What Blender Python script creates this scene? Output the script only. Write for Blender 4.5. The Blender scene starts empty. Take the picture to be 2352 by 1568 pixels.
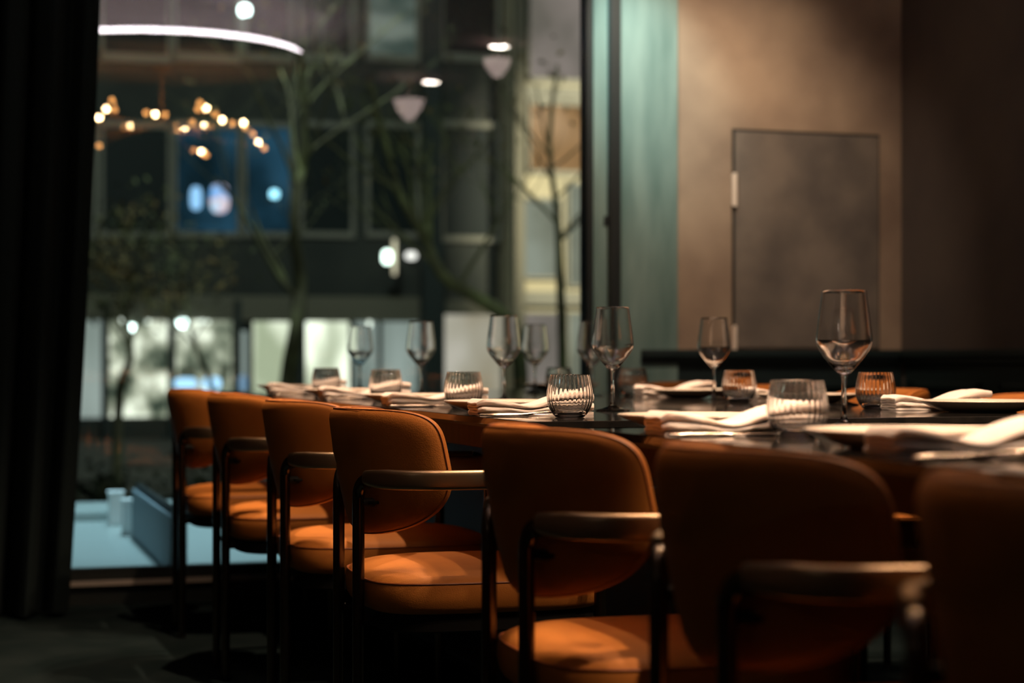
import bpy, math, random
from mathutils import Vector, Matrix
PI = math.pi
random.seed(7)
sc = bpy.context.scene
COL = sc.collection
H = 0.885                     # camera height
F = 4300.0                    # focal length in pixels of the 2352 px wide frame
A = math.radians(18.35)       # camera yaw against the chair row (room axes: +Y runs to the window, +X to the right wall)

# ------------------------------------------------------------------ camera
cam = bpy.data.cameras.new('camera'); camo = bpy.data.objects.new('camera', cam); COL.objects.link(camo)
camo.location = (0, 0, H)
camo.rotation_euler = (PI / 2, 0, -A)
cam.sensor_width = 36; cam.lens = F / 2352 * 36
cam.shift_y = 36 / 2352
cam.clip_start = 0.05; cam.clip_end = 200
cam.dof.use_dof = True; cam.dof.focus_distance = 3.68; cam.dof.aperture_fstop = 2.75
sc.camera = camo

# ------------------------------------------------------------------ world + exposure
w = bpy.data.worlds.new('night_sky'); sc.world = w; w.use_nodes = True
w.node_tree.nodes['Background'].inputs[0].default_value = (0.10, 0.17, 0.20, 1)
w.node_tree.nodes['Background'].inputs[1].default_value = 0.06
sc.view_settings.view_transform = 'Standard'; sc.view_settings.look = 'None'
sc.view_settings.gamma = 1; sc.view_settings.use_curve_mapping = False
sc.view_settings.exposure = 0.0
try:
    sc.cycles.max_bounces = 14; sc.cycles.transmission_bounces = 14; sc.cycles.transparent_max_bounces = 16
    sc.cycles.glossy_bounces = 6; sc.cycles.diffuse_bounces = 3
    sc.cycles.sample_clamp_indirect = 14.0; sc.cycles.blur_glossy = 0.1
    sc.cycles.caustics_reflective = False; sc.cycles.caustics_refractive = False
    sc.cycles.use_denoising = True
except Exception: pass

def light(name, kind, loc, power, color, target=None, size=0.1, spot=60, blend=0.5):
    l = bpy.data.lights.new(name, kind); l.energy = power; l.color = color
    if kind == 'SPOT': l.spot_size = math.radians(spot); l.spot_blend = blend; l.shadow_soft_size = size
    elif kind == 'POINT': l.shadow_soft_size = size
    elif kind == 'AREA': l.shape = 'DISK'; l.size = size
    o = bpy.data.objects.new(name, l); COL.objects.link(o); o.location = loc
    if target is not None:
        o.rotation_euler = (Vector(target) - Vector(loc)).to_track_quat('-Z', 'Y').to_euler()
    return o
WARM = (1, 0.66, 0.43)
CEIL = 2.85
YW = 6.85                     # plane of the window glass
# ceiling spots over the tables
for k_ in range(3): light('table_spot_light', 'SPOT', (2.00, 4.45 + .3 * k_, CEIL - .09), 130, WARM, (1.6, 4.55 + .3 * k_, 0.75), 0.02, 85, 0.8)
light('table_spot_light', 'SPOT', (1.78, 1.45, CEIL - .09), 330, WARM, (1.72, 2.35, 0.77), 0.025, 37, 0.4)
light('row_spot_light', 'SPOT', (1.12, 4.85, CEIL - .09), 150, WARM, (1.05, 4.95, 0.5), 0.02, 80, 0.7)
# wall washer near the access door
light('wall_wash_light', 'SPOT', (2.9, 5.75, CEIL - .09), 110, (1, .76, .55), (3.1, 6.85, 1.55), 0.05, 75, 1.0)
# cool spot added at the ceiling to light the steel jamb
light('jamb_fill', 'SPOT', (2.45, 6.1, CEIL - .09), 95, (.74, .97, .92), (2.8, 6.85, 2.0), 0.05, 40, 1.0)
# outside
light('terrace_fill', 'SPOT', (1.3, 9.0, 3.4), 700, (.55, .85, 1.0), (1.3, 8.95, 0), .25, 72, .5)  # unseen cool spot added to light the terrace
light('street_fill', 'AREA', (4.0, 19.0, 8.0), 560, (.82, .95, .84), (7.0, 32.0, 2.5), 1.0)  # unseen light added to lift the facade opposite
light('street_fill', 'SPOT', (13.2, 25.0, 5.0), 5000, (1.0, .88, .64), (13.6, 31.6, 3.9), .3, 66, .35)  # unseen spot added to brighten the beige corner building

# ------------------------------------------------------------------ materials
light('street_fill', 'AREA', (6.5, 11.0, 7.5), 130, (.85, 1.0, .75), (4.6, 18.5, 2.2), .8)  # unseen light added in front of the trees to brighten them

def mat(name, color, rough=0.5, metal=0.0, spec=0.5, emis=None, estr=0.0, noise=None, bump=None, sheen=0.0, coat=0.0):
    m = bpy.data.materials.new(name); m.use_nodes = True
    nt = m.node_tree; b = nt.nodes['Principled BSDF']
    b.inputs['Base Color'].default_value = (*color, 1); b.inputs['Roughness'].default_value = rough
    b.inputs['Metallic'].default_value = metal; b.inputs['Specular IOR Level'].default_value = spec
    if sheen: b.inputs['Sheen Weight'].default_value = sheen
    if coat: b.inputs['Coat Weight'].default_value = coat; b.inputs['Coat Roughness'].default_value = 0.08
    if emis: b.inputs['Emission Color'].default_value = (*emis, 1); b.inputs['Emission Strength'].default_value = estr
    tc = nt.nodes.new('ShaderNodeTexCoord')
    if noise:    # (color2, scale, detail, lo, hi)
        c2, s, det, lo, hi = noise[:5]
        n = nt.nodes.new('ShaderNodeTexNoise'); n.inputs['Scale'].default_value = s; n.inputs['Detail'].default_value = det
        if len(noise) > 5:
            mp = nt.nodes.new('ShaderNodeMapping'); mp.inputs['Scale'].default_value = noise[5]
            nt.links.new(tc.outputs['Object'], mp.inputs['Vector']); nt.links.new(mp.outputs[0], n.inputs['Vector'])
        else: nt.links.new(tc.outputs['Object'], n.inputs['Vector'])
        r = nt.nodes.new('ShaderNodeValToRGB')
        r.color_ramp.elements[0].position = lo; r.color_ramp.elements[1].position = hi
        r.color_ramp.elements[0].color = (*color, 1); r.color_ramp.elements[1].color = (*c2, 1)
        nt.links.new(n.outputs['Fac'], r.inputs['Fac']); nt.links.new(r.outputs['Color'], b.inputs['Base Color'])
    if bump:     # (kind, scale, strength, distance)
        k, s, st, dist = bump
        if k == 'voronoi':
            n = nt.nodes.new('ShaderNodeTexVoronoi'); out = 'Distance'
        else:
            n = nt.nodes.new('ShaderNodeTexNoise'); out = 'Fac'; n.inputs['Detail'].default_value = 4
        n.inputs['Scale'].default_value = s
        nt.links.new(tc.outputs['Object'], n.inputs['Vector'])
        bp = nt.nodes.new('ShaderNodeBump'); bp.inputs['Strength'].default_value = st; bp.inputs['Distance'].default_value = dist
        nt.links.new(n.outputs[out], bp.inputs['Height']); nt.links.new(bp.outputs[0], b.inputs['Normal'])
    return m

def glass_mat(name, ior=1.5, color=(1, 1, 1), rough=0.0):
    m = bpy.data.materials.new(name); m.use_nodes = True; nt = m.node_tree
    b = nt.nodes['Principled BSDF']
    b.inputs['Base Color'].default_value = (*color, 1); b.inputs['Roughness'].default_value = rough
    b.inputs['Transmission Weight'].default_value = 1; b.inputs['IOR'].default_value = ior
    return m

def pane_mat(name):
    m = bpy.data.materials.new(name); m.use_nodes = True; nt = m.node_tree
    for n in list(nt.nodes): nt.nodes.remove(n)
    o = nt.nodes.new('ShaderNodeOutputMaterial'); mx = nt.nodes.new('ShaderNodeMixShader')
    fr = nt.nodes.new('ShaderNodeFresnel'); fr.inputs['IOR'].default_value = 1.52
    t = nt.nodes.new('ShaderNodeBsdfTransparent'); t.inputs[0].default_value = (.95, .98, .965, 1)
    g = nt.nodes.new('ShaderNodeBsdfGlossy'); g.inputs['Roughness'].default_value = 0.0
    nt.links.new(fr.outputs[0], mx.inputs[0]); nt.links.new(t.outputs[0], mx.inputs[1]); nt.links.new(g.outputs[0], mx.inputs[2])
    nt.links.new(mx.outputs[0], o.inputs[0])
    return m

def emit_mat(name, color, strength):
    m = bpy.data.materials.new(name); m.use_nodes = True; nt = m.node_tree
    for n in list(nt.nodes): nt.nodes.remove(n)
    o = nt.nodes.new('ShaderNodeOutputMaterial'); e = nt.nodes.new('ShaderNodeEmission')
    e.inputs[0].default_value = (*color, 1); e.inputs[1].default_value = strength
    nt.links.new(e.outputs[0], o.inputs[0]); return m

def shop_mat(name, cols, scale, strength, stretch=(1, 1, 1)):
    """a lit shop interior seen through its glass: uneven glowing shelves and walls"""
    m = bpy.data.materials.new(name); m.use_nodes = True; nt = m.node_tree
    for n in list(nt.nodes): nt.nodes.remove(n)
    o = nt.nodes.new('ShaderNodeOutputMaterial'); e = nt.nodes.new('ShaderNodeEmission')
    tc = nt.nodes.new('ShaderNodeTexCoord'); mp = nt.nodes.new('ShaderNodeMapping'); mp.inputs['Scale'].default_value = stretch
    nz = nt.nodes.new('ShaderNodeTexNoise'); nz.inputs['Scale'].default_value = scale; nz.inputs['Detail'].default_value = 2
    r = nt.nodes.new('ShaderNodeValToRGB'); el = r.color_ramp.elements
    el[0].position = 0.36; el[1].position = 0.64
    el[0].color = (*cols[0], 1); el[1].color = (*cols[-1], 1)
    for i, c in enumerate(cols[1:-1]):
        q = el.new(0.36 + 0.28 * (i + 1) / (len(cols) - 1)); q.color = (*c, 1)
    nt.links.new(tc.outputs['Object'], mp.inputs[0]); nt.links.new(mp.outputs[0], nz.inputs['Vector'])
    nt.links.new(nz.outputs['Fac'], r.inputs[0]); nt.links.new(r.outputs[0], e.inputs[0])
    e.inputs[1].default_value = strength
    nt.links.new(e.outputs[0], o.inputs[0]); return m

M = {}
M['leather'] = mat('tan_leather', (0.48, 0.175, 0.034), 0.60, spec=0.16, bump=('voronoi', 420, 0.35, 0.0006), noise=((0.40, 0.138, 0.027), 9, 3, 0.35, 0.7))
M['piping'] = mat('leather_piping', (0.30, 0.085, 0.02), 0.5)
M['bronze'] = mat('brushed_bronze', (0.50, 0.36, 0.225), 0.33, metal=1.0, bump=('noise', 300, 0.04, 0.0004))
M['bronze_dim'] = mat('dim_bronze_tube', (0.11, 0.088, 0.066), 0.26, metal=1.0)  # same bronze as the arms, its dark reflections put into the colour
M['frame'] = mat('black_seat_frame', (0.006, 0.006, 0.006), 0.7, spec=0.2)
M['top'] = mat('black_glass_top', (0.010, 0.010, 0.010), 0.07, spec=0.75, noise=((0.02, 0.018, 0.016), 30, 4, 0.4, 0.7, (1, 8, 1)))
M['edge'] = mat('polished_table_edge', (0.20, 0.17, 0.14), 0.25, metal=1.0)
M['apron'] = mat('walnut_apron', (0.040, 0.015, 0.008), 0.6, spec=0.2, noise=((0.028, 0.011, 0.006), 6, 4, 0.4, 0.6, (1, 10, 1)))
M['base'] = mat('black_table_base', (0.006, 0.006, 0.007), 0.6)
M['ceramic'] = mat('cream_ceramic', (0.62, 0.54, 0.46), 0.18, spec=0.5)
M['linen'] = mat('pale_pink_linen', (0.78, 0.66, 0.60), 0.9, sheen=0.2, bump=('noise', 600, 0.15, 0.0006))
_b = M['linen'].node_tree.nodes['Principled BSDF']; _b.inputs['Subsurface Weight'].default_value = .5; _b.inputs['Subsurface Radius'].default_value = (1, .75, .6); _b.inputs['Subsurface Scale'].default_value = .02
M['steel'] = mat('dark_cutlery_steel', (0.30, 0.25, 0.21), 0.20, metal=1.0)
M['glass'] = glass_mat('clear_glass', 1.5, rough=0.05)
M['tumbler'] = glass_mat('optic_glass', 1.5, rough=0.015)
M['pane'] = pane_mat('window_pane_glass')
M['winframe'] = mat('black_window_frame', (0.012, 0.016, 0.016), 0.4)
M['sill'] = mat('grey_window_sill', (0.30, 0.27, 0.24), 0.35)
M['teal'] = mat('teal_steel_cladding', (0.235, 0.345, 0.32), 0.42, metal=0.3, noise=((0.125, 0.215, 0.20), 3.5, 3, 0.35, 0.65, (2.5, 1, .5)))
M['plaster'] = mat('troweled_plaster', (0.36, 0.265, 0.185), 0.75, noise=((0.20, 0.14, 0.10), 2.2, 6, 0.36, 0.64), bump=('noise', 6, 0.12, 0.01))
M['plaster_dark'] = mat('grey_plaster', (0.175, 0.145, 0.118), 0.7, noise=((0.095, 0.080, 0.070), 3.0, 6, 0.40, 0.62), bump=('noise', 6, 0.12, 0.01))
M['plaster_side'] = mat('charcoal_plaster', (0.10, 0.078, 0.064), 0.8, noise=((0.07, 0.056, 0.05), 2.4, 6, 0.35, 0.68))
M['wains'] = mat('black_green_wainscot', (0.010, 0.020, 0.021), 0.45)
M['floor'] = mat('dark_carpet', (0.010, 0.017, 0.018), 1.0, spec=0.0, noise=((0.016, 0.024, 0.025), 5, 5, 0.4, 0.7), bump=('noise', 260, 0.6, 0.004))
M['ceil'] = mat('dark_ceiling', (0.42, 0.36, 0.35), 0.9)
M['curtain'] = mat('dark_curtain_cloth', (0.008, 0.014, 0.015), 0.95, spec=0.1, bump=('noise', 220, 0.25, 0.002))
M['hinge'] = mat('brushed_nickel_hinge', (0.85, 0.72, 0.60), 0.45, metal=0.1)
M['brass'] = mat('satin_brass', (0.75, 0.42, 0.18), 0.5, metal=0.6)
M['bulb'] = emit_mat('warm_bulb_glow', (1, 0.62, 0.30), 250)
M['dimbulb'] = emit_mat('amber_bulb_glow', (1, 0.42, 0.12), 22)
M['led'] = emit_mat('white_led_strip', (1.0, 0.88, 0.95), 48)
M['down'] = emit_mat('downlight_glow', (1.0, 0.86, 0.76), 130)
M['disc'] = mat('ceiling_disc_paint', (0.24, 0.16, 0.11), 0.7)
M['shade'] = mat('dusty_pink_shade', (0.60, 0.42, 0.38), 0.7, emis=(1.0, .74, .68), estr=4.0)  # emission adds the glow; no bulb lights the shade
# outside
M['facade'] = mat('dark_stone_facade', (0.036, 0.040, 0.034), 0.85, noise=((0.018, 0.023, 0.021), 1.2, 5, 0.35, 0.7))
M['wframe'] = mat('weathered_window_frame', (0.185, 0.178, 0.15), 0.8)
M['darkpane'] = mat('dark_room_pane', (0.008, 0.014, 0.015), 0.6, spec=0.15)
M['band'] = mat('shopfront_band', (0.13, 0.12, 0.09), 0.8)
M['pillar'] = mat('dark_pillar', (0.012, 0.022, 0.022), 0.7)
M['beige'] = mat('beige_render_wall', (0.40, 0.35, 0.24), 0.85, noise=((0.26, 0.235, 0.17), 1.1, 4, 0.35, 0.7))
M['street'] = mat('street_paving', (0.055, 0.052, 0.040), 0.9, noise=((0.022, 0.028, 0.024), 1.4, 6, 0.38, 0.64))
M['terrace'] = mat('pale_terrace_paving', (0.36, 0.41, 0.40), 0.35)
M['parapet'] = mat('blue_grey_parapet', (0.20, 0.26, 0.30), 0.6)
M['post'] = mat('white_post', (0.92, 0.93, 0.93), 0.5)
M['bark'] = mat('mossy_bark', (0.10, 0.095, 0.06), 0.9, noise=((0.24, 0.26, 0.13), 2.5, 4, 0.45, 0.7))
M['leaf'] = mat('autumn_leaf', (0.07, 0.085, 0.035), 0.8, noise=((0.22, 0.13, 0.04), 1.5, 2, 0.45, 0.65))
M['shrub'] = mat('dark_shrub_leaf', (0.030, 0.045, 0.025), 0.8)
M['skyblue'] = emit_mat('blue_screen_glow', (0.32, 0.62, 1.0), 1.3)
M['lampwhite'] = emit_mat('cold_white_lamp', (0.80, 1.0, 0.98), 9)
M['lampblue'] = emit_mat('pale_blue_lamp', (0.35, 0.78, 1.0), 3.0)
M['signface'] = mat('cream_sign_face', (0.75, 0.68, 0.52), 0.6, emis=(1.0, .86, .62), estr=0.75)

# ------------------------------------------------------------------ mesh helpers
class MB:
    def __init__(s): s.v = []; s.f = []
    def box(s, x0, x1, y0, y1, z0, z1):
        n = len(s.v)
        s.v += [(x0, y0, z0), (x1, y0, z0), (x1, y1, z0), (x0, y1, z0), (x0, y0, z1), (x1, y0, z1), (x1, y1, z1), (x0, y1, z1)]
        s.f += [tuple(n + i for i in q) for q in ((0, 3, 2, 1), (4, 5, 6, 7), (0, 1, 5, 4), (1, 2, 6, 5), (2, 3, 7, 6), (3, 0, 4, 7))]
        return s
    def rings(s, rings, closed=False, cap=True):
        n = len(s.v); k = len(rings[0])
        for r in rings: s.v += [tuple(p) for p in r]
        m = len(rings)
        for i in range(m if closed else m - 1):
            a = n + i * k; b = n + ((i + 1) % m) * k
            for j in range(k):
                s.f.append((a + j, a + (j + 1) % k, b + (j + 1) % k, b + j))
        if cap and not closed:
            s.f.append(tuple(n + j for j in range(k))[::-1]); s.f.append(tuple(n + (m - 1) * k + j for j in range(k)))
        return s
    def lathe(s, prof, seg=32, c=(0, 0, 0), closed=False):
        rs = [[(c[0] + r * math.cos(2 * PI * j / seg), c[1] + r * math.sin(2 * PI * j / seg), c[2] + z) for j in range(seg)] for r, z in prof]
        return s.rings(rs, closed=closed)
    def tube(s, pts, rad, seg=10, closed=False, flat=None):
        """pts: list of points, rad: radius or list; flat: optional list of (half_side, half_up)"""
        P = [Vector(p) for p in pts]; n = len(P); rs = []
        side = None
        for i in range(n):
            if closed: t = (P[(i + 1) % n] - P[i - 1]).normalized()
            else: t = (P[min(i + 1, n - 1)] - P[max(i - 1, 0)]).normalized()
            if side is None:
                side = t.cross(Vector((0, 0, 1)))
                if side.length < 0.1: side = t.cross(Vector((0, 1, 0)))
            side = (side - t * side.dot(t)).normalized()
            up = side.cross(t).normalized()
            a, b = flat[i] if flat else ((rad[i], rad[i]) if isinstance(rad, (list, tuple)) else (rad, rad))
            rs.append([P[i] + side * (a * math.cos(2 * PI * j / seg)) + up * (b * math.sin(2 * PI * j / seg)) for j in range(seg)])
        return s.rings(rs, closed=closed)
    def ball(s, c, r, seg=14, rg=8):
        prof = [(max(1e-4, r * math.sin(PI * i / rg)), -r * math.cos(PI * i / rg)) for i in range(rg + 1)]
        return s.lathe(prof, seg, c)
    def build(s, name, m, parent=None, smooth=True, bevel=0, loc=None):
        me = bpy.data.meshes.new(name); me.from_pydata([tuple(p) for p in s.v], [], s.f); me.validate(); me.update()
        o = bpy.data.objects.new(name, me); COL.objects.link(o)
        me.materials.append(m)
        if smooth:
            for p in me.polygons: p.use_smooth = True
            try: me.set_sharp_from_angle(angle=math.radians(38))
            except Exception: pass
        if bevel:
            b = o.modifiers.new('bevel', 'BEVEL'); b.width = bevel; b.segments = 2; b.limit_method = 'ANGLE'
        if parent is not None: o.parent = parent
        if loc is not None: o.location = loc
        return o

def fixn(o):
    import bmesh
    bm = bmesh.new(); bm.from_mesh(o.data); bmesh.ops.recalc_face_normals(bm, faces=bm.faces); bm.to_mesh(o.data); bm.free()
    return o
def tag(o, label=None, cat=None, group=None, kind=None):
    if label: o['label'] = label
    if cat: o['category'] = cat
    if group: o['group'] = group
    if kind: o['kind'] = kind
    return o
def empty(name, loc=(0, 0, 0), rz=0.0):
    o = bpy.data.objects.new(name, None); COL.objects.link(o); o.location = loc; o.rotation_euler = (0, 0, rz)
    o.empty_display_size = 0.1
    return o
def structure(name, mb, m, bevel=0, label=None):
    o = mb.build(name, m, smooth=False, bevel=bevel); o['kind'] = 'structure'
    if label: o['label'] = label
    return o
def copy_tree(o, parent=None):
    c = o.copy(); COL.objects.link(c)
    if parent is not None: c.parent = parent
    for ch in list(o.children): copy_tree(ch, c)
    return c
def ray(px, py, Y):
    """point of the place on the plane y = Y that the photo shows at pixel px, py"""
    xc = (px - 1176) / F
    d = Y / (math.cos(A) - xc * math.sin(A))
    return Vector((d * (math.sin(A) + xc * math.cos(A)), Y, H - (py - 820) / F * d))

# ------------------------------------------------------------------ the room
XL, XR, YB = -1.8, 3.97, -3.2
WX0, WX1 = 0.10, 2.574        # window opening
structure('floor', MB().box(XL, XR, YB, YW + .1, -.05, 0), M['floor'])
structure('ceiling', MB().box(XL, XR, YB, YW + .1, CEIL, CEIL + .06), M['ceil'])
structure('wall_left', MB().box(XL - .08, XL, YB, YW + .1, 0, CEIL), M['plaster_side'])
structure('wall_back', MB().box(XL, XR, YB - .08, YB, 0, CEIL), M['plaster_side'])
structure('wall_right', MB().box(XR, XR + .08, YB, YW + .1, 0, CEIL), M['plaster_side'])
structure('wall_front', MB().box(XL, WX0, YW, YW + .12, 0, CEIL).box(2.957, XR, YW, YW + .12, 0, CEIL), M['plaster'])
# wall with the access door cut: a shallow recess holds the flush leaf
dx0, dx1, dz1 = 3.205, 3.865, 1.797
door = structure('door_1', MB().box(dx0 + .006, dx1 - .006, YW - .0085, YW - .001, .925, dz1 - .006), M['plaster_dark'])
gap = MB().box(dx0 - .004, dx0 + .006, YW - .004, YW - .001, .92, dz1 + .004).box(dx0 + .006, dx1 - .006, YW - .004, YW - .001, dz1 - .006, dz1 + .004) \
    .box(dx1 - .006, dx1, YW - .004, YW - .001, .92, dz1 + .004)
gap.build('door_gap', M['winframe'], door, smooth=False)
for zc in (1.555, 0.945):
    hb = MB()
    hb.lathe([(.001, -.068), (.0095, -.066), (.0095, -.0235), (.0085, -.0225), (.0085, -.0215), (.0095, -.0205), (.0095, .0205), (.0085, .0215), (.0085, .0225), (.0095, .0235), (.0095, .066), (.001, .068)], 12, (dx0, YW - .0185, zc))
    hb.box(dx0 - .009, dx0 + .010, YW - .0155, YW - .0088, zc - .06, zc + .06)
    h = hb.build('hinge', M['hinge'], door); tag(h, 'pale nickel hinge knuckle')
# wainscot with raised panels
def wainscot(name, along, a0, a1, wall):
    m = MB(); d = .03
    def bx(p0, p1, z0, z1, t0, t1):
        if along == 'x': m.box(p0, p1, wall - t1, wall - t0, z0, z1)
        else: m.box(wall - t1, wall - t0, p0, p1, z0, z1)
    bx(a0, a1, 0, .86, .0015, .012)
    bx(a0, a1, .885, .915, .0015, .045); bx(a0, a1, .86, .885, .0015, .03)
    bx(a0, a1, 0, .12, .012, .03)
    n = max(1, round((a1 - a0) / .62)); s = (a1 - a0) / n
    for i in range(n):
        p0, p1 = a0 + i * s + .07, a0 + (i + 1) * s - .07
        for q in ((p0, p1, .76, .785), (p0, p1, .20, .225)): bx(q[0], q[1], q[2], q[3], .012, .028)
        for q in (p0, p1 - .025): bx(q, q + .025, .20, .785, .012, .028)
    return structure(name, m, M['wains'], bevel=.003)
wainscot('trim_1', 'x', 2.80, XR - .0015, YW)
wainscot('trim_2', 'y', 1.0, YW - .046, XR)
# teal steel cladding and black posts right of the window
structure('wall_return', MB().box(2.596, 2.657, YW - .03, YW + .06, 0, CEIL).box(2.704, 2.957, YW - .02, YW + .06, 0, CEIL), M['teal'])
structure('trim_3', MB().box(2.657, 2.704, YW - .055, YW + .06, 0, CEIL), M['winframe'], bevel=.004)
lk = MB().box(2.640, 2.656, YW - .036, YW - .030, 1.40, 1.435)
structure('trim_4', lk, M['winframe'])
# window
win = structure('window_1', MB().box(WX0, WX1, YW - .01, YW + .05, .085, .126).box(WX1, 2.596, YW - .02, YW + .06, .085, CEIL).box(WX0, WX0 + .05, YW - .01, YW + .05, .126, CEIL)
                .box(WX0 + .05, WX1, YW - .01, YW + .05, CEIL - .06, CEIL), M['winframe'], label='tall fixed pane with a thin black frame')
MB().box(WX0 + .05, WX1, YW + .014, YW + .024, .126, CEIL - .06).build('pane', M['pane'], win, smooth=False)
MB().box(WX0, WX1, YW - .05, YW - .0105, .07, .084).build('sill', M['sill'], win, smooth=False)
structure('baseboard_front', MB().box(WX0, WX1, YW - .03, YW + .1, 0, .07), M['winframe'])

# curtain: folded cloth hanging from the ceiling, flaring at the hem
cm = MB(); NC = 260; NZ = 26
rows = []
for iz in range(NZ + 1):
    t = iz / NZ; z = 2.84 - 2.825 * t
    x0 = -1.35; x1 = 0.695 - 0.10 * t ** 1.6 - 0.03 * t
    row = []
    for i in range(NC + 1):
        u = i / NC
        x = x0 + (x1 - x0) * u
        ph = u * 2 * PI * 17 + 0.5 * math.sin(u * 9 + t * 1.1)
        amp = (0.038 + 0.018 * t) * (1 + 0.3 * math.sin(u * 23))
        y = 6.60 - 0.04 * t + amp * math.sin(ph) + 0.012 * math.sin(ph * 2.3 + 1 + 2 * t)
        row.append((x + 0.012 * math.cos(ph), y, z + (0.004 * math.sin(ph * 1.7) if iz == NZ else 0)))
    rows.append(row)
ring = []
for row in rows: ring.append(row + [(p[0], p[1] + .004, p[2]) for p in reversed(row)])
cur = fixn(cm.rings(ring).build('curtain', M['curtain']))
tag(cur, 'floor-length dark curtain gathered in deep folds at the left of the window', 'curtain')

# ------------------------------------------------------------------ chairs
def seg_interp(keys, n):
    """Catmull-Rom through keys"""
    K = [Vector(k) for k in keys]; out = []
    for i in range(len(K) - 1):
        p0 = K[max(i - 1, 0)]; p1 = K[i]; p2 = K[i + 1]; p3 = K[min(i + 2, len(K) - 1)]
        for j in range(n):
            t = j / n
            out.append(0.5 * ((2 * p1) + (-p0 + p2) * t + (2 * p0 - 5 * p1 + 4 * p2 - p3) * t * t + (-p0 + 3 * p1 - 3 * p2 + p3) * t ** 3))
    out.append(K[-1]); return out
def sweep(mb, pts, flats, side0, seg=28):
    """flattened tube; 'side' axis stays horizontal"""
    P = [Vector(p) for p in pts]; rs = []; side = Vector(side0).normalized()
    for i in range(len(P)):
        t = (P[min(i + 1, len(P) - 1)] - P[max(i - 1, 0)]).normalized()
        hz = Vector((t.x, t.y, 0))
        if hz.length > .35:
            s2 = Vector((t.y, -t.x, 0)).normalized()
            if s2.dot(side) < 0: s2 = -s2
            side = s2
        s_ = (side - t * side.dot(t)).normalized(); up = s_.cross(t).normalized()
        a, b = flats[i]
        e = 1.0 if b < .0125 else 1.0 - .5 * min(1, (b - .0125) / .005)
        q = lambda v: math.copysign(abs(v) ** e, v)
        rs.append([P[i] + s_ * (a * q(math.cos(2 * PI * j / seg))) + up * (b * q(math.sin(2 * PI * j / seg))) for j in range(seg)])
    mb.rings(rs); return mb

ZA = 0.650      # arm centre height
def plan_curve():
    pts = []; n = 400; w_ = .203
    for i in range(n + 1):
        y = -w_ + 2 * w_ * i / n
        pts.append((.168 * (abs(y) / w_) ** 2.1, y))
    L = [0]
    for i in range(n): L.append(L[-1] + math.dist(pts[i], pts[i + 1]))
    return pts, L
PC, PL = plan_curve(); HALF = PL[-1] / 2
def plan_at(s):
    """s: arc length from the centre, returns (x, y), outward normal"""
    q = s + HALF; q = max(0, min(PL[-1] - 1e-6, q))
    import bisect
    i = min(len(PL) - 2, max(0, bisect.bisect_right(PL, q) - 1))
    f = (q - PL[i]) / (PL[i + 1] - PL[i]); a, b = PC[i], PC[i + 1]
    x = a[0] + (b[0] - a[0]) * f; y = a[1] + (b[1] - a[1]) * f
    lo, hi = max(0, i - 6), min(len(PC) - 1, i + 7)
    tx, ty = PC[hi][0] - PC[lo][0], PC[hi][1] - PC[lo][1]; l = math.hypot(tx, ty)
    return x, y, -ty / l, tx / l
PADL = HALF * 0.985; ZC = .672
def pad_outline(th):
    c, s_ = math.cos(th), math.sin(th)
    n = 5.5 if s_ >= 0 else 2.3
    e = 2 / n
    return (PADL * math.copysign(abs(c) ** e, c), (.112 if s_ >= 0 else .142) * math.copysign(abs(s_) ** e, s_))
def pad_pt(s, z, wv):
    x, y, nx, ny = plan_at(s)
    # nx,ny points to the rear/outside
    if nx > 0 and abs(s) < .02: nx, ny = -nx, -ny
    zz = ZC + z
    lean = -0.20 * (zz - .655)
    return Vector((x + nx * wv + lean + .004, y + ny * wv, zz))
def pad_ring(c, wv, n=72):
    return [pad_pt(pad_outline(2 * PI * j / n)[0] * c, pad_outline(2 * PI * j / n)[1] * c, wv) for j in range(n)]
def make_backrest(parent):
    T = .024; m = MB(); rs = []
    prof = [(.0005, T * 1.05), (.2, T * 1.05), (.4, T * 1.03), (.6, T), (.78, T * .93), (.88, T * .8), (.95, T * .58), (.985, T * .32), (1, 0),
            (.985, -T * .32), (.95, -T * .58), (.88, -T * .8), (.78, -T * .93), (.6, -T), (.4, -T), (.2, -T), (.0005, -T)]
    for c, wv in prof: rs.append(pad_ring(c, wv))
    m.rings(rs)
    b = fixn(m.build('backrest', M['leather'], parent))
    for c, wv in ((.984, -.0088), (.984, .0088)):
        fixn(MB().tube(pad_ring(c, wv, 96), .0013, 6, closed=True).build('piping', M['piping'], b))
    return b
def sup(cx, hx, hy, n, th):
    c, s_ = math.cos(th), math.sin(th); e = 2 / n
    return (cx + hx * math.copysign(abs(c) ** e, c), hy * math.copysign(abs(s_) ** e, s_))
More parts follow.
